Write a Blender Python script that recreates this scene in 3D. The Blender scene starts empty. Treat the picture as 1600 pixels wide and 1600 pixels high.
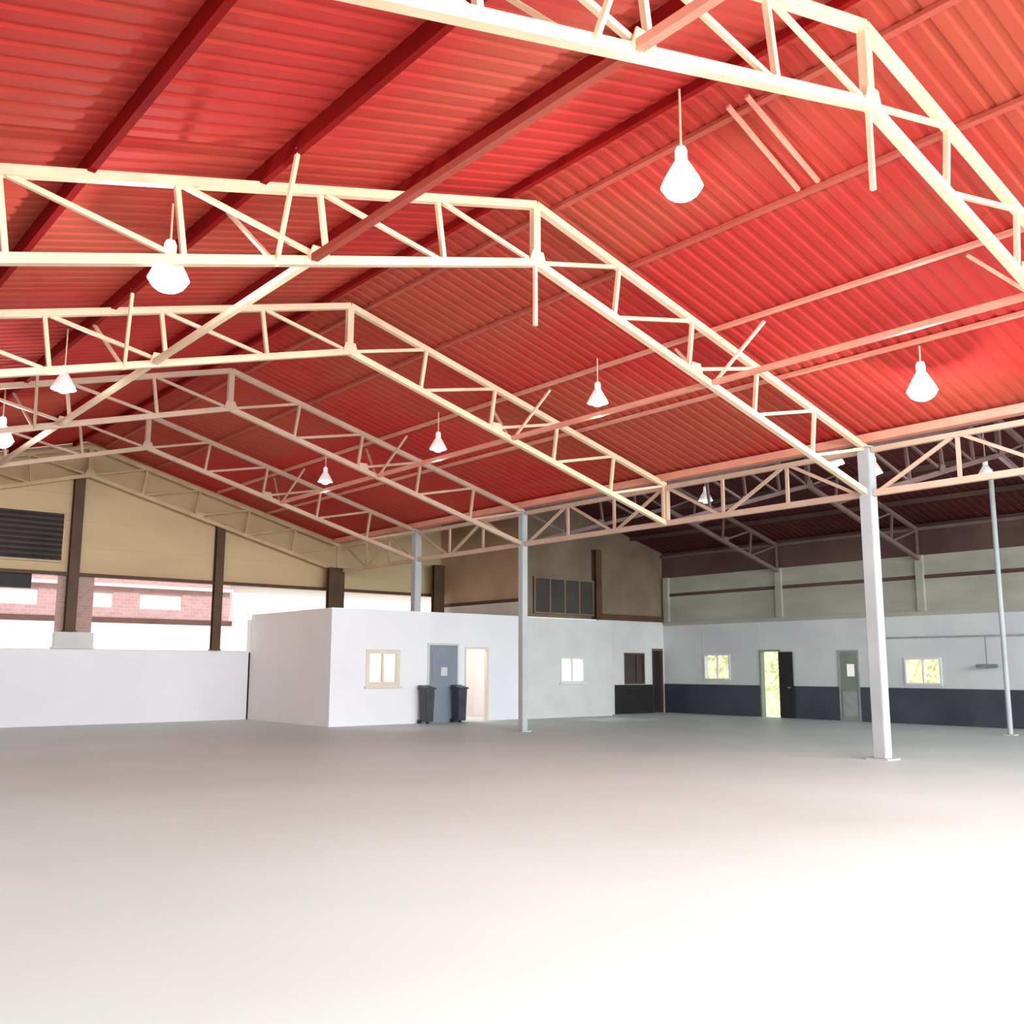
import bpy, math, random
from mathutils import Vector, Matrix
random.seed(7)
COL = bpy.context.scene.collection
SC = bpy.context.scene

# ------------------------------------------------------------------ dimensions (metres)
BAY, Y0 = 5.2557, 4.8106            # truss spacing and first truss in view
XR, XC = 8.824, 17.563              # ridge line, row of columns
HALF = XC - XR
ZR, ZC = 8.384, 6.036               # centre of the top chord at ridge and at column
DR, DC = 0.887, 0.924               # depth of truss at ridge and at column
S = (ZR - ZC) / HALF                # roof slope
XW = 29.6                           # right wall
H2 = (XW - XC) / 2                  # half span of the second hall
XR2 = XC + H2
ZR2 = ZC + S * H2
YB = 31.1                           # rear gable
YF = -8.0                           # open front
XL = XR - HALF                      # left row
def Y(n): return Y0 + n * BAY

# ------------------------------------------------------------------ materials
def mat(name, col, rough=0.6, col2=None, scale=3.0, metal=0.0, emit=None, estr=0.0, bump=0.0, bscale=30.0, spec=0.4,
        detail=4.0, lo=0.35, hi=0.65, stretch=None):
    m = bpy.data.materials.new(name); m.use_nodes = True
    nt = m.node_tree; b = nt.nodes['Principled BSDF']
    b.inputs['Base Color'].default_value = (*col, 1)
    b.inputs['Roughness'].default_value = rough
    b.inputs['Metallic'].default_value = metal
    b.inputs['Specular IOR Level'].default_value = spec
    g = nt.nodes.new('ShaderNodeNewGeometry')
    mp = nt.nodes.new('ShaderNodeMapping'); nt.links.new(g.outputs['Position'], mp.inputs['Vector'])
    if stretch: mp.inputs['Scale'].default_value = stretch
    if col2:
        n = nt.nodes.new('ShaderNodeTexNoise'); n.inputs['Scale'].default_value = scale; n.inputs['Detail'].default_value = detail
        nt.links.new(mp.outputs['Vector'], n.inputs['Vector'])
        r = nt.nodes.new('ShaderNodeValToRGB')
        r.color_ramp.elements[0].position = lo; r.color_ramp.elements[1].position = hi
        r.color_ramp.elements[0].color = (*col, 1); r.color_ramp.elements[1].color = (*col2, 1)
        nt.links.new(n.outputs['Fac'], r.inputs['Fac']); nt.links.new(r.outputs['Color'], b.inputs['Base Color'])
    if emit:
        b.inputs['Emission Color'].default_value = (*emit, 1); b.inputs['Emission Strength'].default_value = estr
    if bump:
        n2 = nt.nodes.new('ShaderNodeTexNoise'); n2.inputs['Scale'].default_value = bscale
        nt.links.new(g.outputs['Position'], n2.inputs['Vector'])
        bp = nt.nodes.new('ShaderNodeBump'); bp.inputs['Strength'].default_value = bump
        nt.links.new(n2.outputs['Fac'], bp.inputs['Height']); nt.links.new(bp.outputs['Normal'], b.inputs['Normal'])
    return m

def brick_mat(name, c1, c2, mortar, scale=1.0):
    m = bpy.data.materials.new(name); m.use_nodes = True
    nt = m.node_tree; b = nt.nodes['Principled BSDF']; b.inputs['Roughness'].default_value = 0.85
    g = nt.nodes.new('ShaderNodeNewGeometry'); sp = nt.nodes.new('ShaderNodeSeparateXYZ'); cb = nt.nodes.new('ShaderNodeCombineXYZ')
    ad = nt.nodes.new('ShaderNodeMath'); ad.operation = 'ADD'
    nt.links.new(g.outputs['Position'], sp.inputs[0])
    nt.links.new(sp.outputs['X'], ad.inputs[0]); nt.links.new(sp.outputs['Y'], ad.inputs[1])
    nt.links.new(ad.outputs[0], cb.inputs['X']); nt.links.new(sp.outputs['Z'], cb.inputs['Y'])
    br = nt.nodes.new('ShaderNodeTexBrick'); br.inputs['Scale'].default_value = scale
    br.inputs['Color1'].default_value = (*c1, 1); br.inputs['Color2'].default_value = (*c2, 1); br.inputs['Mortar'].default_value = (*mortar, 1)
    br.inputs['Mortar Size'].default_value = 0.015
    nt.links.new(cb.outputs[0], br.inputs['Vector']); nt.links.new(br.outputs['Color'], b.inputs['Base Color'])
    return m

M = {}
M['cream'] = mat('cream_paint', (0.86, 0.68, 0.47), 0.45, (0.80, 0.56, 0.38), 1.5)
M['cream_far'] = mat('darker_cream_paint', (0.60, 0.42, 0.32), 0.5, (0.52, 0.36, 0.26), 1.5)  # darker cream for the farther trusses and the girders
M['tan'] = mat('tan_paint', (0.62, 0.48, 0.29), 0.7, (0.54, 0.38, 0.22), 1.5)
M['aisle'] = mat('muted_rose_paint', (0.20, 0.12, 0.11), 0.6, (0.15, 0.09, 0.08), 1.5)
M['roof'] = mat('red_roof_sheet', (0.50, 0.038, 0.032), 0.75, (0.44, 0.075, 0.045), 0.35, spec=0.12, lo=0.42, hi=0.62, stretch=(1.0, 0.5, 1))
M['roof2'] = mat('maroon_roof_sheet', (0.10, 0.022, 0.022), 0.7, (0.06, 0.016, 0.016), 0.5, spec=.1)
M['purlin_shaded'] = mat('shaded_red_steel', (0.30, 0.010, 0.010), 0.8, (0.24, 0.01, 0.01), 2, spec=0.05)  # same steel as the right slope purlins, with shade put into its colour
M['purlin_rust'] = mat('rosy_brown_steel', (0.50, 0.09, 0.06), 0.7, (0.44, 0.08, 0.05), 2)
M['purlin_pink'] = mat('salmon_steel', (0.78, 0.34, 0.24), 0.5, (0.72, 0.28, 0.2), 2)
M['column'] = mat('pale_column_paint', (0.46, 0.47, 0.47), 0.5, (0.38, 0.41, 0.42), 0.9)
M['brownpost'] = mat('dark_brown_steel', (0.075, 0.035, 0.016), 0.6, (0.10, 0.05, 0.022), 2)
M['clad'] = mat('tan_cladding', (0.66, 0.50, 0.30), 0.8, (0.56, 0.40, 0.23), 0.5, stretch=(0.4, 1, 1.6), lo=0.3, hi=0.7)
M['clad_ret'] = mat('shaded_tan_cladding', (0.55, 0.35, 0.22), 0.8, (0.45, 0.28, 0.16), 0.7)  # darker copy of the tan cladding, the return wall's shade painted in
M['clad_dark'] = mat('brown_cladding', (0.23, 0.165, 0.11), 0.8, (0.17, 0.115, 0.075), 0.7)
M['white'] = mat('white_plaster', (0.80, 0.80, 0.84), 0.7, (0.76, 0.75, 0.78), 0.4)
M['white_warm'] = mat('warm_white_plaster', (0.84, 0.78, 0.75), 0.7, (0.80, 0.75, 0.74), 0.5)
M['white_grey'] = mat('greyish_white_plaster', (0.66, 0.66, 0.65), 0.7, (0.60, 0.60, 0.58), 0.9)
M['wall_r'] = mat('aged_white_plaster', (0.66, 0.68, 0.66), 0.7, (0.58, 0.58, 0.60), 0.5)
M['block'] = mat('greenish_grey_block', (0.42, 0.41, 0.34), 0.85, (0.33, 0.31, 0.26), 0.8, stretch=(1, 0.5, 1.6))
M['maroonband'] = mat('maroon_brown_sheet', (0.12, 0.065, 0.055), 0.8, (0.08, 0.035, 0.035), 0.5)
M['dado'] = mat('blue_black_paint', (0.035, 0.040, 0.052), 0.4, (0.055, 0.06, 0.08), 0.7)
M['floor'] = mat('pale_concrete', (0.60, 0.685, 0.665), 0.5, (0.52, 0.585, 0.545), 0.22, bump=0.03, bscale=8, spec=0.2, lo=0.3, hi=0.75)
M['ground'] = mat('sunlit_concrete', (0.7, 0.68, 0.62), 0.9, (0.6, 0.6, 0.52), 0.5)
M['darkvent'] = mat('dark_vent', (0.045, 0.038, 0.034), 0.7, (0.07, 0.055, 0.05), 1.0)
M['black'] = mat('near_black', (0.012, 0.010, 0.010), 0.6, (0.02, 0.016, 0.016), 2)
M['greydoor'] = mat('blue_grey_door', (0.24, 0.28, 0.33), 0.5, (0.20, 0.23, 0.28), 1)
M['bin'] = mat('charcoal_plastic', (0.030, 0.035, 0.045), 0.4, (0.05, 0.055, 0.065), 3)
M['frame'] = mat('cream_window_frame', (0.74, 0.66, 0.56), 0.5, (0.68, 0.6, 0.5), 2)
M['frame_w'] = mat('white_window_frame', (0.72, 0.72, 0.70), 0.5, (0.66, 0.66, 0.64), 2)
M['greendoor'] = mat('grey_green_door', (0.20, 0.235, 0.18), 0.5, (0.26, 0.30, 0.24), 1.2)
M['steel'] = mat('grey_steel', (0.40, 0.42, 0.42), 0.4, (0.33, 0.35, 0.35), 4, metal=0.4)
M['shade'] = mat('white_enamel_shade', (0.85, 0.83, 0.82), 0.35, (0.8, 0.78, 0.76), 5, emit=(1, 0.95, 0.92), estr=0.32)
M['shade_on'] = mat('glowing_enamel_shade', (0.9, 0.9, 0.9), 0.35, (0.86, 0.86, 0.88), 5, emit=(1, 0.98, 1.0), estr=2.5)
M['bulb'] = mat('warm_bulb', (0.9, 0.88, 0.85), 0.3, (0.88, 0.86, 0.84), 5, emit=(1, 0.95, 0.9), estr=1.2)
M['bulb_on'] = mat('lit_bulb', (1, 1, 1), 0.3, (0.98, 0.98, 1), 5, emit=(1, 0.99, 1), estr=12)
M['pier'] = brick_mat('pink_brick', (0.50, 0.32, 0.27), (0.42, 0.26, 0.22), (0.5, 0.4, 0.36), 3.0)
M['house'] = brick_mat('rosy_brick', (0.44, 0.28, 0.28), (0.38, 0.23, 0.23), (0.48, 0.34, 0.34), 1.6)
M['outwhite'] = mat('sunlit_white_wall', (0.9, 0.88, 0.85), 0.8, (0.86, 0.83, 0.8), 0.5)
M['housewin'] = mat('pale_shutter', (0.80, 0.62, 0.62), 0.6, (0.7, 0.5, 0.5), 1)
M['leaf'] = mat('yellow_green_hedge', (0.84, 0.90, 0.52), 0.8, (0.93, 0.97, 0.72), 5)
M['lampfix'] = mat('grey_green_metal', (0.20, 0.25, 0.24), 0.5, (0.16, 0.2, 0.2), 4)
gm = bpy.data.materials.new('clear_glass'); gm.use_nodes = True
nt = gm.node_tree; nt.nodes.clear()
o_ = nt.nodes.new('ShaderNodeOutputMaterial'); mx = nt.nodes.new('ShaderNodeMixShader'); tr = nt.nodes.new('ShaderNodeBsdfTransparent'); gl = nt.nodes.new('ShaderNodeBsdfGlossy')
gl.inputs['Roughness'].default_value = 0.05; mx.inputs[0].default_value = 0.08
nt.links.new(tr.outputs[0], mx.inputs[1]); nt.links.new(gl.outputs[0], mx.inputs[2]); nt.links.new(mx.outputs[0], o_.inputs[0])
M['glass'] = gm

# ------------------------------------------------------------------ builders
class MB:
    def __init__(s): s.v = []; s.f = []
    def add(s, vs, fs):
        o = len(s.v); s.v += [tuple(v) for v in vs]; s.f += [tuple(i + o for i in f) for f in fs]; return s
    def box(s, a, b):
        e = 0.0006 * (len(s.v) // 8 % 12)   # neighbouring boxes never share a face plane
        x0, y0, z0 = [min(p, q) - e for p, q in zip(a, b)]; x1, y1, z1 = [max(p, q) + e for p, q in zip(a, b)]
        return s.add([(x0,y0,z0),(x1,y0,z0),(x1,y1,z0),(x0,y1,z0),(x0,y0,z1),(x1,y0,z1),(x1,y1,z1),(x0,y1,z1)],
                     [(3,2,1,0),(4,5,6,7),(0,1,5,4),(1,2,6,5),(2,3,7,6),(3,0,4,7)])
    def bar(s, a, b, w, h=None, up=(0, 1, 0)):
        a = Vector(a); b = Vector(b); h = h or w
        d = (b - a).normalized(); u = Vector(up)
        if abs(d.dot(u)) > 0.95: u = Vector((0, 0, 1)) if abs(d.z) < 0.9 else Vector((1, 0, 0))
        p = d.cross(u).normalized(); q = p.cross(d).normalized()
        vs = []
        for e in (a, b):
            for i, j in ((-1,-1),(1,-1),(1,1),(-1,1)): vs.append(e + p * (i*w/2) + q * (j*h/2))
        return s.add(vs, [(3,2,1,0),(4,5,6,7),(0,1,5,4),(1,2,6,5),(2,3,7,6),(3,0,4,7)])
    def angle(s, a, b, w, t=0.012, up=(0, 1, 0)):
        # two back-to-back L sections read as a square bar with a groove
        s.bar(a, b, w, w * 0.55, up); return s
    def lathe(s, prof, n=24, c=(0, 0, 0)):
        vs = []; fs = []
        for r, z in prof:
            for k in range(n):
                t = 2*math.pi*k/n; vs.append((c[0]+r*math.cos(t), c[1]+r*math.sin(t), c[2]+z))
        for i in range(len(prof)-1):
            for k in range(n):
                k2 = (k+1) % n; fs.append((i*n+k, i*n+k2, (i+1)*n+k2, (i+1)*n+k))
        return s.add(vs, fs)
    def poly(s, pts, off):
        n = len(pts); o = Vector(off)
        vs = [Vector(p) for p in pts] + [Vector(p) + o for p in pts]
        fs = [tuple(range(n))[::-1], tuple(range(n, 2*n))] + [(i, (i+1) % n, n+(i+1) % n, n+i) for i in range(n)]
        return s.add(vs, fs)
    def build(s, name, m, parent=None, smooth=False, bevel=0):
        me = bpy.data.meshes.new(name); me.from_pydata(s.v, [], s.f); me.validate(); me.update()
        import bmesh
        bm = bmesh.new(); bm.from_mesh(me); bmesh.ops.recalc_face_normals(bm, faces=bm.faces)
        if bevel: bmesh.ops.bevel(bm, geom=bm.edges, offset=bevel, segments=2, affect='EDGES')
        bm.to_mesh(me); bm.free()
        if smooth:
            for p in me.polygons: p.use_smooth = True
        me.materials.append(m)
        o = bpy.data.objects.new(name, me); COL.objects.link(o)
        if parent: o.parent = parent
        return o

def tag(o, label=None, cat=None, group=None, kind=None):
    if label: o['label'] = label
    if cat: o['category'] = cat
    if group: o['group'] = group
    if kind: o['kind'] = kind
    return o
def thing(name, loc, label, cat, group=None):
    o = bpy.data.objects.new(name, None); COL.objects.link(o); o.location = loc; o.empty_display_size = 0.2
    return tag(o, label, cat, group)
def struct(o, label=None, cat='structure'):
    o['kind'] = 'structure'
    if label: o['label'] = label; o['category'] = cat
    return o
def dup(root, loc, label, cat=None, swap=None):
    r = root.copy(); COL.objects.link(r); r.location = loc; r['label'] = label
    for ch in list(root.children):
        c = ch.copy(); COL.objects.link(c); c.parent = r
        if swap:
            c.data = swap_mesh(ch.data, swap)
        for g in ch.children:
            d = g.copy(); COL.objects.link(d); d.parent = c
            if swap: d.data = swap_mesh(g.data, swap)
    return r
_sw = {}
def swap_mesh(me, table):
    mm = me.materials[0]
    new = table.get(mm.name)
    if not new: return me
    k = (me.name, new.name)
    if k not in _sw:
        n = me.copy(); n.materials[0] = new; _sw[k] = n
    return _sw[k]

# ------------------------------------------------------------------ roof
def ztop(x):
    if x > XC: return ZR2 - S * abs(x - XR2)
    if x < XL: return ZR2 - S * abs(x - (XL - H2))
    return ZR - S * abs(x - XR)
SHEET = 0.25
def sheet(name, xa, xb, m, label):
    """corrugated sheet: trapezoid ribs running down the slope"""
    mb = MB(); vs = []; pitch = 0.26; n = int((YB + 0.2 - YF) / pitch)
    prof = []
    for i in range(n):
        y = YF + i * pitch
        prof += [(y, 0), (y + 0.13, 0), (y + 0.165, 0.024), (y + 0.225, 0.024)]
    prof.append((YF + n * pitch, 0))
    za, zb = ztop(xa + 1e-6 if xa < xb else xa - 1e-6) + SHEET, ztop(xb - 1e-6 if xa < xb else xb + 1e-6) + SHEET
    for y, d in prof: vs += [(xa, y, za + d), (xb, y, zb + d)]
    fs = [(2*i, 2*i+1, 2*i+3, 2*i+2) for i in range(len(prof)-1)]
    # thin upper skin so that the roof has thickness and lets no light through
    k = len(vs); y1 = prof[-1][0]
    vs += [(xa, YF, za+.07), (xb, YF, zb+.07), (xb, y1, zb+.07), (xa, y1, za+.07)]; fs.append((k, k+1, k+2, k+3))
    mb.add(vs, fs); o = mb.build(name, m)
    return struct(o, label, 'ceiling')
sheet('ceiling', XL, XR, M['roof'], 'red corrugated roof slope rising from the left to the ridge')
sheet('ceiling', XR, XC, M['roof'], 'red corrugated roof slope falling from the ridge to the column row')
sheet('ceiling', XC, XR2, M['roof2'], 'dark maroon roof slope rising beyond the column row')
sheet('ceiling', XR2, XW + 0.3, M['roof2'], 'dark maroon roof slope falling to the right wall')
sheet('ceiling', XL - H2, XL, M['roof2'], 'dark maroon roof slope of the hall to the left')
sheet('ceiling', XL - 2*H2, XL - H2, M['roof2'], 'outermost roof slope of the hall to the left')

def purlin(x, m, label, w=0.075, h=0.17, ya=YF + 0.1, yb=YB - 0.15, group=None, dz=0.155):
    z = ztop(x) + dz
    mb = MB().box((x - w/2, ya, z - h/2), (x + w/2, yb, z + h/2))
    # lips of the channel section
    mb.box((x + w/2, ya, z - h/2), (x + w/2 + 0.03, yb, z - h/2 + 0.012))
    o = mb.build('roof_purlin', m); tag(o, label, 'beam', 'purlins under the red roof')
    return o
left = [(8.35, 'shaded red purlin just left of the ridge'), (6.6, 'shaded red purlin, second one left of the ridge'),
        (4.55, 'shaded red purlin, third one left of the ridge'), (2.66, 'shaded red purlin, fourth one left of the ridge, nearest the left edge'),
        (0.75, 'shaded red purlin lowest on the left slope above the left row')]
for x, l in left: purlin(x, M['purlin_shaded'], l, w=0.045 if x < 7.5 else 0.05, h=0.22 if x < 7.5 else 0.12, dz=0.14 if x < 7.5 else 0.17)
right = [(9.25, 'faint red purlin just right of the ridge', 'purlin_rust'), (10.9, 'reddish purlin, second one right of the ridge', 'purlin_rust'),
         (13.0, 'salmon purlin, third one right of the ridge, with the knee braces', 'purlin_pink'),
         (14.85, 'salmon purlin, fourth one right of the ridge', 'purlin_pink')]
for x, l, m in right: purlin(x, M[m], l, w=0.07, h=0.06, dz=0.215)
for k, x in enumerate((XC + 1.9, XC + 3.9, XR2 - .2, XR2 + 2.2, XR2 + 4.2)):
    purlin(x, M['maroonband'], 'dark purlin of the right hall, number %s from the column row' % ['first', 'second', 'third', 'fourth', 'fifth'][k], w=0.07, h=0.13)
    COL.objects[-1]['label'] = ['dark purlin of the right hall nearest the column row', 'dark purlin of the right hall, second from the column row',
        'dark purlin at the ridge of the right hall', 'dark purlin half way down the far slope of the right hall', 'dark purlin of the right hall nearest the right wall'][k]

# eaves beam along the column row
o = MB().box((XC - 0.22, YF + 0.1, ZC + 0.075), (XC + 0.02, YB - 0.2, ZC + 0.235)).build('eaves_beam', M['purlin_pink'])
tag(o, 'long salmon eaves beam along the top of the column row', 'beam')

# ------------------------------------------------------------------ roof trusses
def make_truss(xr, half, zr, dr, dc, npan, label, cat_group, m, mweb, knee=True, loc_y=0.0, cw=0.11, ww=0.06):
    t = thing('roof_truss', (xr, loc_y, 0), label, 'truss', cat_group)
    zt = lambda x: zr - S * abs(x)
    zb = lambda x: zr - dr - (zr - dr - (zr - S*half - dc)) / half * abs(x)
    for sgn in (-1, 1):
        MB().bar((0, 0, zt(0)), (sgn*half, 0, zt(half)), cw, cw*0.95).build('top_chord', m, t)
        MB().bar((0, 0, zb(0)), (sgn*half, 0, zb(half)), cw, cw*0.95).build('bottom_chord', m, t)
        p = half / npan
        for k in range(1, npan + 1):
            xt = p*k; xb = xt - (0.13 if k < npan else 0)
            if k == npan: xt = xb = half - 0.05
            MB().bar((sgn*xt, 0, zt(xt)), (sgn*xb, 0, zb(xb)), ww, ww).build('web_post', mweb, t)
        for k in range(npan):
            xb = p*k - (0.13 if k else 0) ; xt = p*(k+1)
            MB().bar((sgn*(xb + 0.10), 0, zb(xb)+.02), (sgn*(xt - 0.08), 0, zt(xt)-.02), ww*0.95, ww*0.8).build('web_brace', mweb, t)
    MB().bar((0, 0, zt(0)), (0, 0, zb(0)), cw*1.15, cw*0.9).build('ridge_post', m, t)
    if knee:
        for sgn, xa, xb in ((-1, xr - 4.55, xr - 5.05), (1, 13.0 - xr, 12.75 - xr)):
            for d in (-1, 1):
                MB().bar((sgn*xa, d*0.95, zt(xa)+0.08), (sgn*(xa - .25), 0, zb(xa)+0.02), 0.045, 0.045).build('knee_brace', mweb, t)
        MB().bar((0, 0, zb(0)), (0, 0, zb(0) - 0.95), 0.05, 0.05).build('ridge_hanger', mweb, t)
    # gusset plates
    for sgn in (-1, 1):
        for k in (0, 2):
            x = half/npan*k*sgn
            MB().poly([(x-.16, -0.07, zb(x)-.02), (x+.16, -0.07, zb(x)-.02), (x+.10, -0.07, zb(x)+.16), (x-.10, -0.07, zb(x)+.16)], (0, 0.02, 0)).build('gusset_plate', mweb, t) if (k or sgn == 1) else None
    return t
names = ['nearest cream lattice roof truss, crossing the top right corner', 'second cream roof truss, right in front with a lit lamp behind its left half',
         'third cream roof truss, between the large near one and the farther ones', 'fourth roof truss from the camera, carried on the slim column in the middle',
         'fifth roof truss, thin and rosy in front of the rear gable']
T = make_truss(XR, HALF, ZR, DR, DC, 5, names[0], 'trusses of the main hall', M['cream'], M['cream'], loc_y=Y(0))
for n in range(1, 5):
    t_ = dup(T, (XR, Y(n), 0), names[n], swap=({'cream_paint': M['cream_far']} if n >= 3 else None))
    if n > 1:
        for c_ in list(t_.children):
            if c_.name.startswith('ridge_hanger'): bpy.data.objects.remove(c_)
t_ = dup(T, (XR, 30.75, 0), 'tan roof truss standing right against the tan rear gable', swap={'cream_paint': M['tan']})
for c_ in list(t_.children):
    if c_.name.startswith(('ridge_hanger', 'knee_brace')): bpy.data.objects.remove(c_)
names2 = ['dusky truss of the right hall nearest the camera', 'dusky truss of the right hall, second from the camera, by the near column',
          'dusky truss of the right hall, third from the camera', 'dusky truss of the right hall level with the slim middle column']
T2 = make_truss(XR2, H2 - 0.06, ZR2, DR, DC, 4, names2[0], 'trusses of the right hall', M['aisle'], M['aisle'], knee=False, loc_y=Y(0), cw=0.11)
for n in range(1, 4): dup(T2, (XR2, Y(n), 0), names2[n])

# ------------------------------------------------------------------ lattice girders along the column row
def girder(ya, yb, label, mm):
    t = thing('lattice_girder', (XC, ya, 0), label, 'girder', 'lattice girders along the column row')
    ya += .14; t.location.y = ya; yb -= .14
    L = yb - ya; zt, zb = ZC - 0.06, ZC - DC
    MB().bar((0, 0, zt), (0, L, zt), 0.10, 0.10, up=(0, 0, 1)).build('top_chord', mm, t)
    MB().bar((0, 0, zb), (0, L, zb), 0.11, 0.12, up=(0, 0, 1)).build('bottom_chord', mm, t)
    n = max(2, round((L + .28) / (BAY/3)))
    for k in range(n):
        y0, y1 = L*k/n, L*(k+1)/n
        w = 0.17 if (abs((ya + y0 - Y0)/BAY - round((ya + y0 - Y0)/BAY)) < 0.06) else 0.07
        if k: MB().bar((0, y0, zb), (0, y0, zt), w, w*0.7, up=(1, 0, 0)).build('web_post', mm, t)
        a, b = ((y0, zb), (y1, zt)) if k % 2 == 0 else ((y0, zt), (y1, zb))
        MB().bar((0, a[0]+.05, a[1]), (0, b[0]-.05, b[1]), 0.065, 0.06, up=(1, 0, 0)).build('web_brace', mm, t)
    return t
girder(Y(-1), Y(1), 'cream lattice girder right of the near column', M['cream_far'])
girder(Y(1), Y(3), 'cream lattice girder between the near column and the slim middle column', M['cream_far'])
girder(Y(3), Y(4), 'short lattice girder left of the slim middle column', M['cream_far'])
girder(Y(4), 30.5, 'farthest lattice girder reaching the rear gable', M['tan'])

# longitudinal ties at bottom chord level
def tie(x, z, n0, n1, m, label):
    o = MB().bar((x, Y(n0) + 0.08, z), (x, Y(n1) - 0.08, z), 0.085, 0.085, up=(0, 0, 1)).build('tie_bar', m)
    return tag(o, label, 'beam', 'tie bars between the trusses')
def zbc(x): return ZR - DR - ((ZR - DR) - (ZC - DC)) / HALF * abs(x - XR)
ordn = ['first and second', 'second and third', 'third and fourth', 'fourth and fifth']
for n in range(4):
    tie(5.25, zbc(5.25) + .02, n, n+1, M['purlin_rust'] if n == 0 else M['cream'] if n < 3 else M['cream_far'], 'tie bar on the left side between %s truss' % ordn[n])
    tie(12.75, zbc(12.75) + .02, n, n+1, M['purlin_pink'], 'salmon tie bar on the right side between %s truss' % ordn[n])
tie(5.25, zbc(5.25) + .02, -1, 0, M['purlin_pink'], 'rosy tie bar on the left side nearest the camera')
tie(12.75, zbc(12.75) + .02, -1, 0, M['purlin_pink'], 'salmon tie bar on the right side nearest the camera')
# conduits on the ridge sheet
for k, (ya, yb) in enumerate(((6.75, 6.92), (6.47, 6.62))):
    o = MB().bar((9.05, ya, ztop(9.05) + .16), (10.75, yb, ztop(10.75) + .16), 0.05, 0.05).build('roof_conduit', M['purlin_pink'])
    tag(o, ['pale pink conduit under the roof beside the big lit lamp, left one of the pair', 'pale pink conduit under the roof beside the big lit lamp, right one of the pair'][k], 'conduit', 'conduits beside the big lamp')

# ------------------------------------------------------------------ columns
def column(x, y, ztop_, label, w=0.27, m='column', z0=0.0):
    t = thing('steel_column', (x, y, z0), label, 'column', 'columns between the halls')
    h = ztop_ - z0
    mb = MB(); f = 0.02
    mb.box((-w/2, -w/2, 0.03), (w/2, w/2, h))
    for s in (-1, 1):
        for q in (-1, 1): mb.box((s*w/2 - 0.03, q*w/2 - 0.03, 0.03), (s*w/2 + 0.012, q*w/2 + 0.012, h)) if False else None
    mb.build('shaft', M[m], t, bevel=0.012)
    MB().box((-w*.9, -w*.9, 0), (w*.9, w*.9, 0.03)).build('base_plate', M[m], t)
    MB().box((-w*.7, -w*.7, h), (w*.7, w*.7, h + 0.03)).build('cap_plate', M[m], t)
    return t
column(XC, Y(1), ZC - 0.02, 'near pale steel column at the right, standing free on the floor', 0.25)
column(XC, Y(3), ZC - 0.02, 'slim pale column in the middle, in front of the white office', 0.19)
column(XC, Y(4), ZC - 0.02, 'pale column rising from behind the office front wall', 0.24)
column(XC, Y(-1), ZC - 0.02, 'pale steel column outside the view at the right', 0.25)
t = thing('steel_column', (26.55, 11.6, 0), 'thin pale tube column in the right hall near the right edge', 'column', 'columns between the halls')
MB().lathe([(0, 0.03), (0.065, 0.03), (0.065, 7.05), (0, 7.05)], 16).build('shaft', M['aisle'] if False else M['column'], t, smooth=False)
MB().box((-.14, -.14, 0), (.14, .14, .03)).build('base_plate', M['column'], t)

# ------------------------------------------------------------------ floor and ground
struct(MB().box((XL - 2*H2, YF, -0.2), (XW + 0.2, YB + 0.1, 0)).build('floor', M['floor']), 'pale grey-white polished concrete floor', 'floor')
struct(MB().box((-60, -40, -0.35), (90, 90, -0.21)).build('ground', M['ground']), 'sunlit ground outside the hall', 'ground')

# ------------------------------------------------------------------ walls
def panels(mb, axis, c0, c1, a0, a1, z0, z1, holes):
    """wall slab between c0 and c1 on AXIS ('x' = wall of constant x), spanning a0..a1, minus rectangular holes"""
    As = sorted({a0, a1} | {v for h in holes for v in h[:2] if a0 < v < a1})
    Zs = sorted({z0, z1} | {v for h in holes for v in h[2:] if z0 < v < z1})
    for i in range(len(As)-1):
        run = None
        for j in range(len(Zs)-1):
            am, zm = (As[i]+As[i+1])/2, (Zs[j]+Zs[j+1])/2
            if any(h[0] < am < h[1] and h[2] < zm < h[3] for h in holes): continue
            if axis == 'x': mb.box((c0, As[i], Zs[j]), (c1, As[i+1], Zs[j+1]))
            else: mb.box((As[i], c0, Zs[j]), (As[i+1], c1, Zs[j+1]))
    return mb
# rear gable cladding above the open band
x0, x1 = XL - 2*H2, 22.4
def gable(name, y, xa, xb, zlow, m, label, thick=0.12):
    xs = [xa] + [x for x in (XL - H2, XL, XR, XC, XR2) if xa < x < xb] + [xb]
    pts = [(xa, y, zlow), (xb, y, zlow)] + [(x, y, ztop(x) + 0.22) for x in reversed(xs)]
    mb = MB()
    for i in range(len(xs)-1):
        mb.poly([(xs[i], y, zlow), (xs[i+1], y, zlow), (xs[i+1], y, ztop(xs[i+1]) + .22), (xs[i], y, ztop(xs[i]) + .22)], (0, thick, 0))
    # lapped horizontal sheets, thin ledges
    return mb.build(name, m)
gb = gable('wall_back', YB, x0, x1, 4.5, M['clad'], '')
struct(gb, 'tan clad upper part of the rear gable wall', 'wall')
mb = MB()
for z in (5.3, 6.1, 6.9, 7.7):
    xa = max(x0, XR - (ZR - z) / S) ; xb = min(x1, XR + (ZR - z) / S)
    mb.box((xa, YB - 0.012, z), (xb, YB, z + 0.02))
mb.build('sheet_seam', M['tan'], gb)
o = MB().box((x0, YB - 0.16, 4.42), (x1, YB + 0.1, 4.52)).build('lintel_rail', M['brownpost'])
tag(o, 'dark brown rail along the lower edge of the tan gable cladding', 'rail')
lw = MB().box((x0, YB - 0.05, 0), (14.55, YB + 0.15, 2.2)).build('wall_back', M['white'])
struct(lw, 'low white wall under the open band at the rear left', 'wall')
MB().box((x0, YB - 0.08, 2.2), (14.5, YB + 0.18, 2.25)).build('coping', M['white_warm'], lw)
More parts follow.
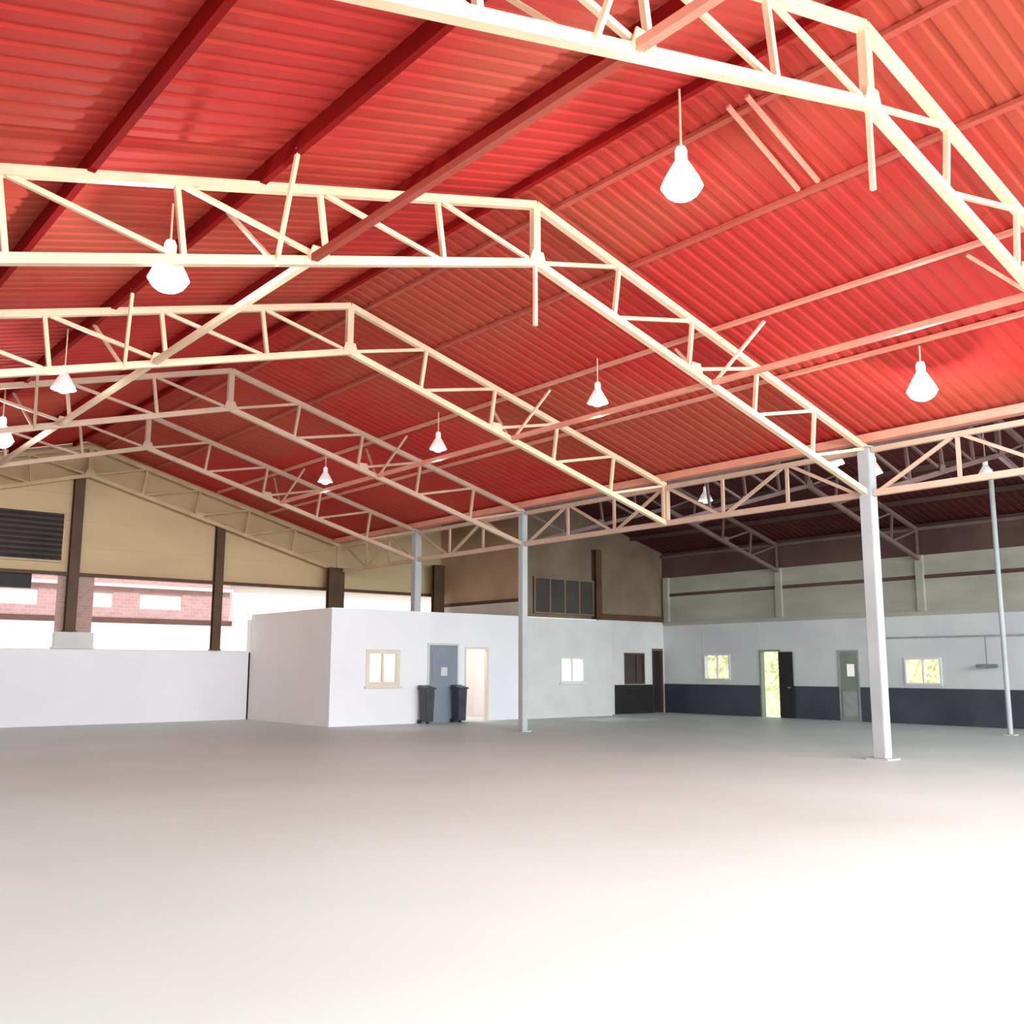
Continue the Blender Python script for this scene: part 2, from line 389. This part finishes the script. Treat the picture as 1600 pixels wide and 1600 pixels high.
struct(MB().box((14.4, YB - 0.05, 0), (22.4, YB + 0.15, 3.3)).build('wall_back', M['white_warm']), 'rear wall behind the office', 'wall')
# dark vents in the gable
v = thing('gable_vent', (7.3, YB - 0.02, 4.85), 'large dark louvred vent in the tan gable at the left edge', 'vent')
MB().box((-1.3, -0.05, 0), (0.95, 0.0, 1.42)).build('backing', M['darkvent'], v)
mb = MB()
for k in range(9): mb.bar((-1.3, -0.09, 0.09 + k*0.155), (0.95, -0.09, 0.09 + k*0.155), 0.02, 0.11, up=(0, 0.7, 0.7))
mb.build('louvre', M['darkvent'], v)
mb = MB().box((-1.36, -0.12, -0.05), (1.0, -0.02, 0.0)).box((-1.36, -0.12, 1.42), (1.0, -0.02, 1.47)).box((0.95, -0.12, 0), (1.0, -0.02, 1.42)).box((-1.36, -.12, 0), (-1.3, -.02, 1.42))
mb.build('frame', M['tan'], v)
v = thing('awning', (6.6, YB - 0.2, 3.98), 'small dark folded shutter hanging in the open band at the left edge', 'shutter')
MB().box((-.9, -0.03, 0), (0.85, 0.03, 0.42)).build('panel', M['black'], v); MB().bar((-.9, 0, .43), (.85, 0, .43), .06).build('rail', M['brownpost'], v)

# brown posts of the gable
def post(x, y, z0, z1, w, label):
    t = thing('gable_post', (x, y, z0), label, 'post', 'brown posts at the rear wall')
    mb = MB().box((-w/2, -0.10, 0), (w/2, -0.085, z1-z0)).box((-w/2, 0.085, 0), (w/2, 0.10, z1-z0)).box((-0.035, -0.085, 0), (0.035, 0.085, z1-z0))
    mb.build('shaft', M['brownpost'], t)
    MB().box((-w*.6, -.13, 0), (w*.6, .13, 0.04)).build('base_plate', M['brownpost'], t)
post(8.62, 30.97, 2.74, ZR - .9, 0.30, 'tallest dark brown gable post, standing on a grey block of the low wall')
post(13.17, 30.97, 2.25, 6.4, 0.28, 'dark brown post above the low white wall, second from the left edge')
post(17.3, 30.5, 3.45, 5.2, 0.62, 'short wide dark post just behind the left end of the office')
post(21.75, 30.5, 3.45, 5.6, 0.48, 'dark brown post behind the office, above its grey door')
p = thing('masonry_block', (8.75, YB - 0.35, 0), 'grey-pink masonry block on the low wall, carrying the tallest brown post', 'block')
MB().box((-.62, -0.28, 0), (.62, 0.28, 4.3)).build('brickwork', M['pier'], p) if False else None
MB().box((-.5, -0.26, 0), (.5, 0.26, 2.7)).build('brickwork', M['white'], p) if False else None
MB().box((-.55, .08, 2.255), (.55, 0.36, 2.735)).build('cap_block', M['white_grey'], p)
tag(MB().box((8.25, 31.14, 2.26), (9.3, 31.2, 4.42)).build('brick_infill', M['pier']), 'pink brick infill behind the foot of the tallest brown post', 'infill')
MB().box((-.6, .07, 2.252), (.6, 0.38, 2.30)).build('base_slab', M['white_grey'], p)

# near rear wall of the right hall
XA = 22.4
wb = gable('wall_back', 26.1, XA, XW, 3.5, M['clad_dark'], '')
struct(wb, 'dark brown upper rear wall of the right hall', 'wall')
mb = MB()
panels(mb, 'y', 26.1, 26.22, 26.0, XW, 0, 3.5, [(28.95, 29.5, 0, 2.4), (27.34, 28.45, 1.1, 2.28)])
w = mb.build('wall_back', M['white_grey']); struct(w, 'greyish white lower rear wall right of the office', 'wall')
MB().box((26.8, 26.06, 0), (28.9, 26.1, 1.08)).build('dado', M['black'], w)
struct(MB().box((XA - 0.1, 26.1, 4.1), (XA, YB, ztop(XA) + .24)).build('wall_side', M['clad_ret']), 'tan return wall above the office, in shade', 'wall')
MB().box((XA - 0.16, 26.1, 4.02), (XA - .08, YB, 4.14)).build('lintel', M['brownpost'], bpy.data.objects['wall_side'])
MB().box((XA - 0.12, 26.1, 3.3), (XA, YB, 4.02)).build('lower_band', M['frame'], bpy.data.objects['wall_side'])
# window band above the office end
wn = thing('window_1', (24.2, 26.05, 3.65), 'dark wide window above the right end of the office', 'window'); struct(wn)
MB().box((-1.45, -0.02, 0), (1.45, 0.02, 1.25)).build('pane', M['darkvent'], wn)
mb = MB()
for x in (-1.45, -.72, 0, .72, 1.45): mb.box((x-.03, -.06, 0), (x+.03, -.02, 1.25))
mb.box((-1.48, -.06, -.04), (1.48, -.02, .02)).box((-1.48, -.06, 1.22), (1.48, -.02, 1.28))
mb.build('frame', M['clad_dark'], wn)
post(25.8, 25.95, 3.5, 6.1, 0.30, 'dark brown post beside the dark window above the office')
o = MB().box((26.0, 25.98, 3.5), (XW, 26.1, 3.72)).build('trim_1', M['brownpost']); struct(o, 'dark rail above the white rear wall of the right hall', 'trim')
# door & window of this wall
d = thing('door_1', (29.22, 26.16, 0), 'dark narrow doorway in the rear corner of the right hall', 'door'); struct(d)
MB().box((-.27, .08, 0), (.27, .12, 2.4)).build('door_leaf', M['black'], d)
MB().box((-.32, -.07, 0), (-.26, .08, 2.46)).box((.26, -.07, 0), (.32, .08, 2.46)).box((-.32, -.07, 2.4), (.32, .08, 2.46)).build('door_frame', M['maroonband'], d)
MB().lathe([(0, -.02), (.03, -.02), (.03, .02), (0, .02)], 10, (-.2, .05, 1.05)).build('door_handle', M['steel'], d)
wn = thing('window_2', (27.9, 26.1, 1.1), 'dark window beside the rear corner of the right hall', 'window'); struct(wn)
MB().box((-.56, .06, 0), (.56, .08, 1.18)).build('pane', M['darkvent'], wn)
MB().box((-.56, -.03, 0), (-.5, .05, 1.18)).box((.5, -.03, 0), (.56, .05, 1.18)).box((-.56, -.03, 1.12), (.56, .05, 1.18)).box((-.56, -.03, 0), (.56, .05, .06)).box((.12, -.02, 0), (.17, .05, 1.15)).build('window_frame', M['maroonband'], wn)

# right wall
holes = [(22.86, 24.08, 1.27, 2.24), (20.7, 21.5, 0, 2.3), (17.68, 18.32, 0, 2.25), (14.85, 16.05, 1.2, 2.05)]
w = panels(MB(), 'x', XW, XW + 0.2, YF, 26.2, 0, 3.4, holes).build('wall_right', M['wall_r']); struct(w, 'white plaster lower part of the right wall', 'wall')
panels(MB(), 'x', XW - 0.035, XW, YF, 26.05, 0, 1.1, holes).build('dado', M['dado'], w)
w = MB().box((XW, YF, 3.4), (XW + 0.2, 26.2, 5.25)).build('wall_right', M['block']); struct(w, 'greenish grey block upper part of the right wall', 'wall')
MB().box((XW - 0.03, YF, 4.50), (XW, 26.0, 4.62)).build('ledge', M['maroonband'], w)
MB().box((XW - 0.05, YF, 3.36), (XW, 26.0, 3.50)).build('ledge', M['block'], w)
mb = MB()
for n in range(0, 5): mb.box((XW - 0.12, Y(n) - 0.12, 3.5), (XW, Y(n) + 0.12, 5.25)) 
mb.build('pilaster', M['block'], w)
struct(MB().box((XW, YF, 5.25), (XW + 0.2, 26.2, ZC + 0.2)).build('wall_right', M['maroonband']), 'dark maroon sheet band at the top of the right wall', 'wall')
o = MB().box((XW - 0.16, YF, 6.02), (XW, 26.0, 6.12)).build('trim_2', M['aisle']); struct(o, 'dusky eaves rail of the right wall', 'trim')
o = MB().bar((XW - 0.06, 11.0, 2.68), (XW - 0.06, 17.2, 2.68), 0.045, up=(0, 0, 1)).build('wall_conduit', M['steel']); tag(o, 'thin grey conduit running along the right wall above the windows', 'conduit')
def win_x(name, y0, y1, z0, z1, label, nm=1):
    t = thing(name, (XW, (y0+y1)/2, z0), label, 'window'); struct(t)
    h = (y1-y0)/2; H = z1-z0
    mb = MB().box((-.04, -h, 0), (.10, -h+.06, H)).box((-.04, h-.06, 0), (.10, h, H)).box((-.04, -h, 0), (.10, h, .06)).box((-.04, -h, H-.06), (.10, h, H))
    for k in range(1, nm+1):
        y = -h + 2*h*k/(nm+1); mb.box((-.01, y-.02, .06), (.07, y+.02, H-.06))
    mb.build('window_frame', M['frame_w'], t)
    MB().box((.03, -h+.06, .06), (.04, h-.06, H-.06)).build('pane', M['glass'], t)
win_x('window_3', 22.86, 24.08, 1.27, 2.24, 'bright window in the right wall left of the open doorway')
win_x('window_4', 14.85, 16.05, 1.2, 2.05, 'bright yellowish window in the right wall right of the near column')
d = thing('door_2', (XW, 21.1, 0), 'open doorway glowing yellow-green in the right wall with a dark leaf folded back', 'door'); struct(d)
MB().box((-.04, -.44, 0), (.16, -.38, 2.36)).box((-.04, .38, 0), (.16, .44, 2.36)).box((-.04, -.44, 2.30), (.16, .44, 2.36)).build('door_frame', M['greendoor'], d)
lf = MB().box((-.12, -.98, 0.02), (-.07, -.42, 2.28)).build('door_leaf', M['black'], d)
MB().bar((-.15, -.9, 1.05), (-.15, -.78, 1.05), .03).build('door_handle', M['steel'], lf)
d = thing('door_3', (XW, 18.0, 0), 'grey-green door with a small bright pane, left of the near column', 'door'); struct(d)
MB().box((-.03, -.32, 0), (.02, .32, 2.25)).build('door_leaf', M['greendoor'], d, bevel=.008)
MB().box((-.045, -.26, .15), (-.03, .26, .95)).build('kick_panel', M['steel'], d)
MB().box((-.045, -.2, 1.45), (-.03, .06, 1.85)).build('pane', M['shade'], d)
MB().box((-.05, -.38, 0), (.1, -.32, 2.31)).box((-.05, .32, 0), (.1, .38, 2.31)).box((-.05, -.38, 2.25), (.1, .38, 2.31)).build('door_frame', M['steel'], d)
t = thing('hanging_fixture', (XW - 0.25, 13.35, 2.66), 'small grey bar fixture hanging on a rod before the right wall, near the right edge', 'fixture')
MB().bar((0, 0, 0), (0, 0, -.85), .025).build('rod', M['lampfix'], t)
MB().box((-.06, -.32, -.93), (.06, .32, -.82)).build('bar', M['lampfix'], t, bevel=.02)
# left wall with an open band
struct(MB().box((XL - 2*H2 - .2, YF, 0), (XL - 2*H2, YB, 1.2)).build('wall_left', M['white']), 'low white wall along the open left side', 'wall')

# ------------------------------------------------------------------ office
ZO = 3.46
YA, YBo = 25.62, 25.5
mb = MB(); panels(mb, 'y', YA, YA + .12, 14.45, 21.95, 0, ZO, [(15.65, 16.85, 1.15, 2.25), (17.95, 19.05, 0, 2.42), (19.42, 20.3, 0, 2.32)])
w = mb.build('wall_office_front', M['white']); struct(w, 'white front wall of the office box with door, doorway and cream window', 'wall')
mb = MB(); panels(mb, 'y', YBo, YBo + .12, 21.95, 26.05, 0, ZO - .03, [(23.47, 24.62, 1.2, 2.08)])
w = mb.build('wall_office_front', M['white_grey']); struct(w, 'greyish white right part of the office front', 'wall')
struct(MB().box((14.45, YA + .125, 0), (14.57, YB - .05, ZO)).build('wall_office_left', M['white_warm']), 'warm white left side wall of the office', 'wall')
struct(MB().box((25.95, YBo + .12, 0), (26.05, YB - .06, ZO - .03)).build('wall_office_right', M['white_grey']), 'right side wall of the office', 'wall')
struct(MB().box((14.57, YA + .12, ZO - .1), (21.95, YB - .06, ZO - .01)).box((21.95, YBo + .12, ZO - .13), (25.95, YB - .06, ZO - .04)).build('ceiling_office', M['white']), 'flat roof slab of the office', 'ceiling')
struct(MB().box((21.9, YA + .12, 0), (22.0, YB - .06, ZO - .14)).build('wall_office_inner', M['white_warm']), 'inner partition of the office', 'wall')
struct(MB().box((14.6, 28.4, 0), (25.9, 28.5, ZO - .14)).build('wall_office_inner', M['white_warm']), 'pale inner wall seen through the office openings', 'wall')
def win_y(name, x0, x1, z0, z1, y, m, label, wide=.07):
    t = thing(name, ((x0+x1)/2, y, z0), label, 'window'); struct(t)
    h = (x1-x0)/2; H = z1-z0
    mb = MB().box((-h, -.04, 0), (-h+wide, .08, H)).box((h-wide, -.04, 0), (h, .08, H)).box((-h, -.04, 0), (h, .08, wide)).box((-h, -.04, H-wide), (h, .08, H)).box((-.025, -.02, wide), (.025, .06, H-wide))
    mb.build('window_frame', m, t)
    MB().box((-h+wide, .02, wide), (h-wide, .03, H-wide)).build('pane', M['glass'], t)
    MB().box((-h-.05, -.1, -.06), (h+.05, 0, 0)).build('window_sill', m, t)
win_y('window_5', 15.65, 16.85, 1.15, 2.25, YA, M['frame'], 'cream framed glowing window in the office front, left of the grey door', .12)
win_y('window_6', 23.47, 24.62, 1.2, 2.08, YBo, M['frame_w'], 'small bright white window near the right end of the office', .06)
d = thing('door_4', (18.5, YA, 0), 'blue-grey office door with a small round pane between two dark bins', 'door'); struct(d)
MB().box((-.55, -.03, 0), (.55, .03, 2.42)).build('door_leaf', M['greydoor'], d, bevel=.008)
MB().box((-.44, -.045, 1.3), (.44, -.03, 2.2)).build('upper_panel', M['greydoor'], d, bevel=.006)
MB().box((-.1, -.06, 1.45), (.14, -.045, 1.72)).build('pane', M['white_grey'], d)
MB().box((-.61, -.05, 0), (-.55, .1, 2.48)).box((.55, -.05, 0), (.61, .1, 2.48)).box((-.61, -.05, 2.42), (.61, .1, 2.48)).build('door_frame', M['white_grey'], d)
MB().bar((.42, -.08, 1.05), (.30, -.08, 1.05), .03).build('door_handle', M['steel'], d)
d = thing('door_5', (19.86, YA, 0), 'open doorway glowing pinkish white right of the grey office door', 'door'); struct(d)
MB().box((-.49, -.03, 0), (-.43, .12, 2.38)).box((.43, -.03, 0), (.49, .12, 2.38)).box((-.49, -.03, 2.32), (.49, .12, 2.38)).build('door_frame', M['frame'], d)
def make_bin(x, label):
    t = thing('waste_bin', (x, YA - .35, 0), label, 'bin', 'bins flanking the office door')
    # tapered body with wheels, rim and lid
    mb = MB(); b, a, H = .15, .175, 1.04
    mb.add([(-b,-b,.06),(b,-b,.06),(b,b,.06),(-b,b,.06),(-a,-a,H),(a,-a,H),(a,a,H),(-a,a,H)], [(3,2,1,0),(4,5,6,7),(0,1,5,4),(1,2,6,5),(2,3,7,6),(3,0,4,7)])
    mb.build('body', M['bin'], t, bevel=.012)
    MB().box((-.19, -.235, H), (.19, .235, H+.04)).build('rim', M['bin'], t)
    MB().poly([(-.185, -.23, H+.04), (.185, -.23, H+.04), (.185, .2, H+.13), (-.185, .2, H+.13)], (0, .02, -.02)).box((-.185, -.22, H+.03), (.185, .22, H+.06)).build('lid', M['bin'], t)
    for s in (-1, 1): MB().bar((s*.15-.03, .17, .06), (s*.15+.03, .17, .06), .12, .12).build('wheel', M['black'], t)
    return t
b1 = make_bin(17.66, 'charcoal waste bin at the left of the blue-grey office door')
dup(b1, (18.92, YA - .35, 0), 'charcoal waste bin at the right of the blue-grey office door')

# ------------------------------------------------------------------ high bay lamps
def make_lamp(on, rod):
    t = thing('high_bay_lamp', (0, 0, 0), '', 'lamp', 'hanging lamps under the roof')
    sh = M['shade_on'] if on else M['shade']
    MB().lathe([(0, .24+rod), (.012, .24+rod), (.012, .22), (0, .22)], 8).build('rod', M['cream'], t)
    MB().lathe([(0, .26), (.045, .26), (.06, .22), (.06, .12), (.05, .10), (0, .10)], 18).build('housing', sh, t, smooth=False)
    MB().lathe([(.05, .13), (.075, .10), (.11, .04), (.165, -.06), (.205, -.15), (.20, -.15), (.16, -.055), (.105, .04), (.06, .10)], 28).build('lamp_shade', sh, t, smooth=True)
    g = .19 if on else .11
    pr = [(g*math.sin(a), -.13 - g*.62*math.sin(a - math.pi/2) * -1 if False else -.14 - g*.75*math.cos(math.pi - a)) for a in [math.pi*k/10 for k in range(11)]]
    MB().lathe(pr, 20).build('bulb', M['bulb_on'] if on else M['bulb'], t, smooth=True)
    return t
ROOFU = 0.24
lamps = [(8.29, 6.87, 7.40, 1, 'large lit lamp hanging under the ridge between the first two trusses'),
         (15.0, 7.54, 6.35, 1, 'lit lamp hanging above the near column at the right'),
         (3.97, 11.24, 6.50, 1, 'lit lamp shining behind the left half of the second truss'),
         (12.75, 12.75, 6.82, 0, 'white lamp under the right slope, nearest of the row of three'),
         (12.75, 17.95, 6.82, 0, 'white lamp under the right slope, middle of the row of three'),
         (12.75, 23.2, 6.82, 0, 'white lamp under the right slope, farthest of the row of three'),
         (4.40, 17.15, 6.50, 0, 'dim lamp at the left in front of the third truss'),
         (4.48, 21.84, 6.50, 1, 'small lit lamp at the very left edge'),
         (21.78, 12.29, 6.57, 0, 'white lamp of the right hall beside the near column top'),
         (21.78, 17.5, 6.57, 0, 'white lamp of the right hall seen through the long girder'),
         (24.24, 10.7, 6.57, 0, 'white lamp of the right hall nearest the right edge'),
         (20.07, 12.28, 6.57, 0, 'white lamp of the right hall just left of the near column top')]
for x, y, z, on, l in lamps:
    rod = ztop(x) + ROOFU - z - 0.26
    sc = 1.2 if on else 1.0; rod = ztop(x) + ROOFU - z - 0.26*sc
    t = make_lamp(on, max(0.03, rod)/sc); t.location = (x, y, z); t.scale = (sc,)*3; t['label'] = l
    ld = bpy.data.lights.new('lamp_fill_light', 'POINT'); ld.energy = 200 if on else 45; ld.shadow_soft_size = 0.06; ld.color = (0.90, 1, 1)  # lamps that are off also get a weak added light, brightening the hall
    lo = bpy.data.objects.new('lamp_fill_light', ld); COL.objects.link(lo); lo.location = (x, y, z - 0.42)

# ------------------------------------------------------------------ outside
h = thing('brick_house', (14, 46, -0.2), 'rosy brick house seen through the open band behind the low wall', 'building')
panels(MB(), 'y', 0, .3, -16, 6.2, 0, 8.2, [(-4.6+3.2*k, -2.6+3.2*k, 4.6, 5.3) for k in range(3)]).build('wall', M['house'], h)
for k in range(3):
    f = MB().box((-4.6+3.2*k, .05, 4.6), (-2.6+3.2*k, .1, 5.3)).build('window', M['housewin'], h)
MB().box((-16, -.2, 3.9), (6.3, 0, 4.15)).build('cornice', M['maroonband'], h)
MB().box((-16, -.2, 5.55), (6.3, 0, 5.7)).build('cornice', M['housewin'], h)
MB().box((-16, -.5, 8.2), (6.4, 6, 8.5)).build('roof', M['house'], h)
h2 = thing('white_house', (26.5, 47, -0.2), 'pale low building outside, seen above the office roof', 'building')
MB().box((-6, 0, 0), (8, 5, 6.0)).build('wall', M['outwhite'], h2)
for k in range(4): MB().box((-5+3*k, -.05, 4.6), (-3.6+3*k, 0, 5.2)).build('window', M['housewin'], h2)
MB().box((-6.3, -.3, 6.0), (8.3, 5.3, 6.2)).build('roof', M['house'], h2)
o = MB().box((-14, 38, -.2), (34, 38.2, 3.35)).build('boundary_wall', M['outwhite']); tag(o, 'sunlit white boundary wall outside, behind the low rear wall', 'wall')
import bmesh
def hedge(name, x, y0, y1, H, label):
    rnd = random.Random(3); mb = MB()
    for i in range(2600):
        px = x + rnd.uniform(-.12, .1); py = rnd.uniform(y0, y1); pz = rnd.uniform(-.2, H); s = rnd.uniform(.06, .14)
        a = Vector((rnd.uniform(-1, 1), rnd.uniform(-1, 1), rnd.uniform(-1, 1))).normalized(); b = a.orthogonal().normalized()
        c = Vector((px, py, pz)); mb.add([c - a*s, c + b*s*.5, c + a*s, c - b*s*.5], [(0, 1, 2, 3)])
    mb.box((x + .1, y0, -.2), (x + .5, y1, H - .2))
    return tag(mb.build(name, M['leaf']), label, 'hedge')
hedge('garden_hedge', XW + 4.5, 16, 36, 4.0, 'yellow-green hedge seen through the openings of the right wall')

# ------------------------------------------------------------------ light
w = bpy.data.worlds.new('sky'); SC.world = w; w.use_nodes = True
bg = w.node_tree.nodes['Background']; bg.inputs['Color'].default_value = (0.97, 0.98, 1.0, 1); bg.inputs['Strength'].default_value = 1.4
def light(name, kind, energy, loc, direction, size=None, sizey=None, color=(1, 1, 1), angle=None):
    ld = bpy.data.lights.new(name, kind); ld.energy = energy; ld.color = color
    if size: ld.shape = 'RECTANGLE'; ld.size = size; ld.size_y = sizey
    if angle: ld.angle = angle
    o = bpy.data.objects.new(name, ld); COL.objects.link(o); o.location = loc
    o.rotation_euler = Vector(direction).to_track_quat('-Z', 'Y').to_euler(); return o
light('sun', 'SUN', 5.0, (0, -20, 30), (0.45, 0.75, -0.9), angle=math.radians(2), color=(1, .96, .9))
fd = light('front_daylight', 'AREA', 7600, (13, YF - .5, 5.0), (0.16, 1, -0.70), 32, 5.0, color=(0.90, 0.97, 1.0)); fd.data.spread = math.radians(130)
for x, y, e in ((16.5, 27.2, 110), (19.8, 27.2, 110), (24.0, 27.2, 300)):
    ld = bpy.data.lights.new('office_light', 'POINT'); ld.energy = e; ld.shadow_soft_size = .15; ld.color = (1, .93, .87)
    lo = bpy.data.objects.new('office_light', ld); COL.objects.link(lo); lo.location = (x, y, 3.0)

# ------------------------------------------------------------------ camera
F_PX, YAW, PIT, ROLL = 1523.53, 0.695125, 0.158711, 0.0018657
cy, sy, cp, sp = math.cos(YAW), math.sin(YAW), math.cos(PIT), math.sin(PIT)
Fw = Vector((sy*cp, cy*cp, sp)); Rt = Vector((cy, -sy, 0)); Up = Rt.cross(Fw)
R2 = Rt*math.cos(ROLL) + Up*math.sin(ROLL); U2 = Up*math.cos(ROLL) - Rt*math.sin(ROLL)
cd = bpy.data.cameras.new('camera'); cam = bpy.data.objects.new('camera', cd); COL.objects.link(cam)
m = Matrix((R2, U2, -Fw)).transposed().to_4x4(); m.translation = Vector((0, 0, 1.7)); cam.matrix_world = m
cd.sensor_width = 36; cd.sensor_fit = 'HORIZONTAL'; cd.lens = 36 * F_PX / 1600; cd.clip_end = 500
SC.camera = cam
SC.view_settings.view_transform = 'Standard'; SC.view_settings.look = 'None'; SC.view_settings.exposure = 0.0
SC.cycles.use_denoising = True; SC.cycles.max_bounces = 10; SC.cycles.diffuse_bounces = 6
SC.cycles.sample_clamp_indirect = 6
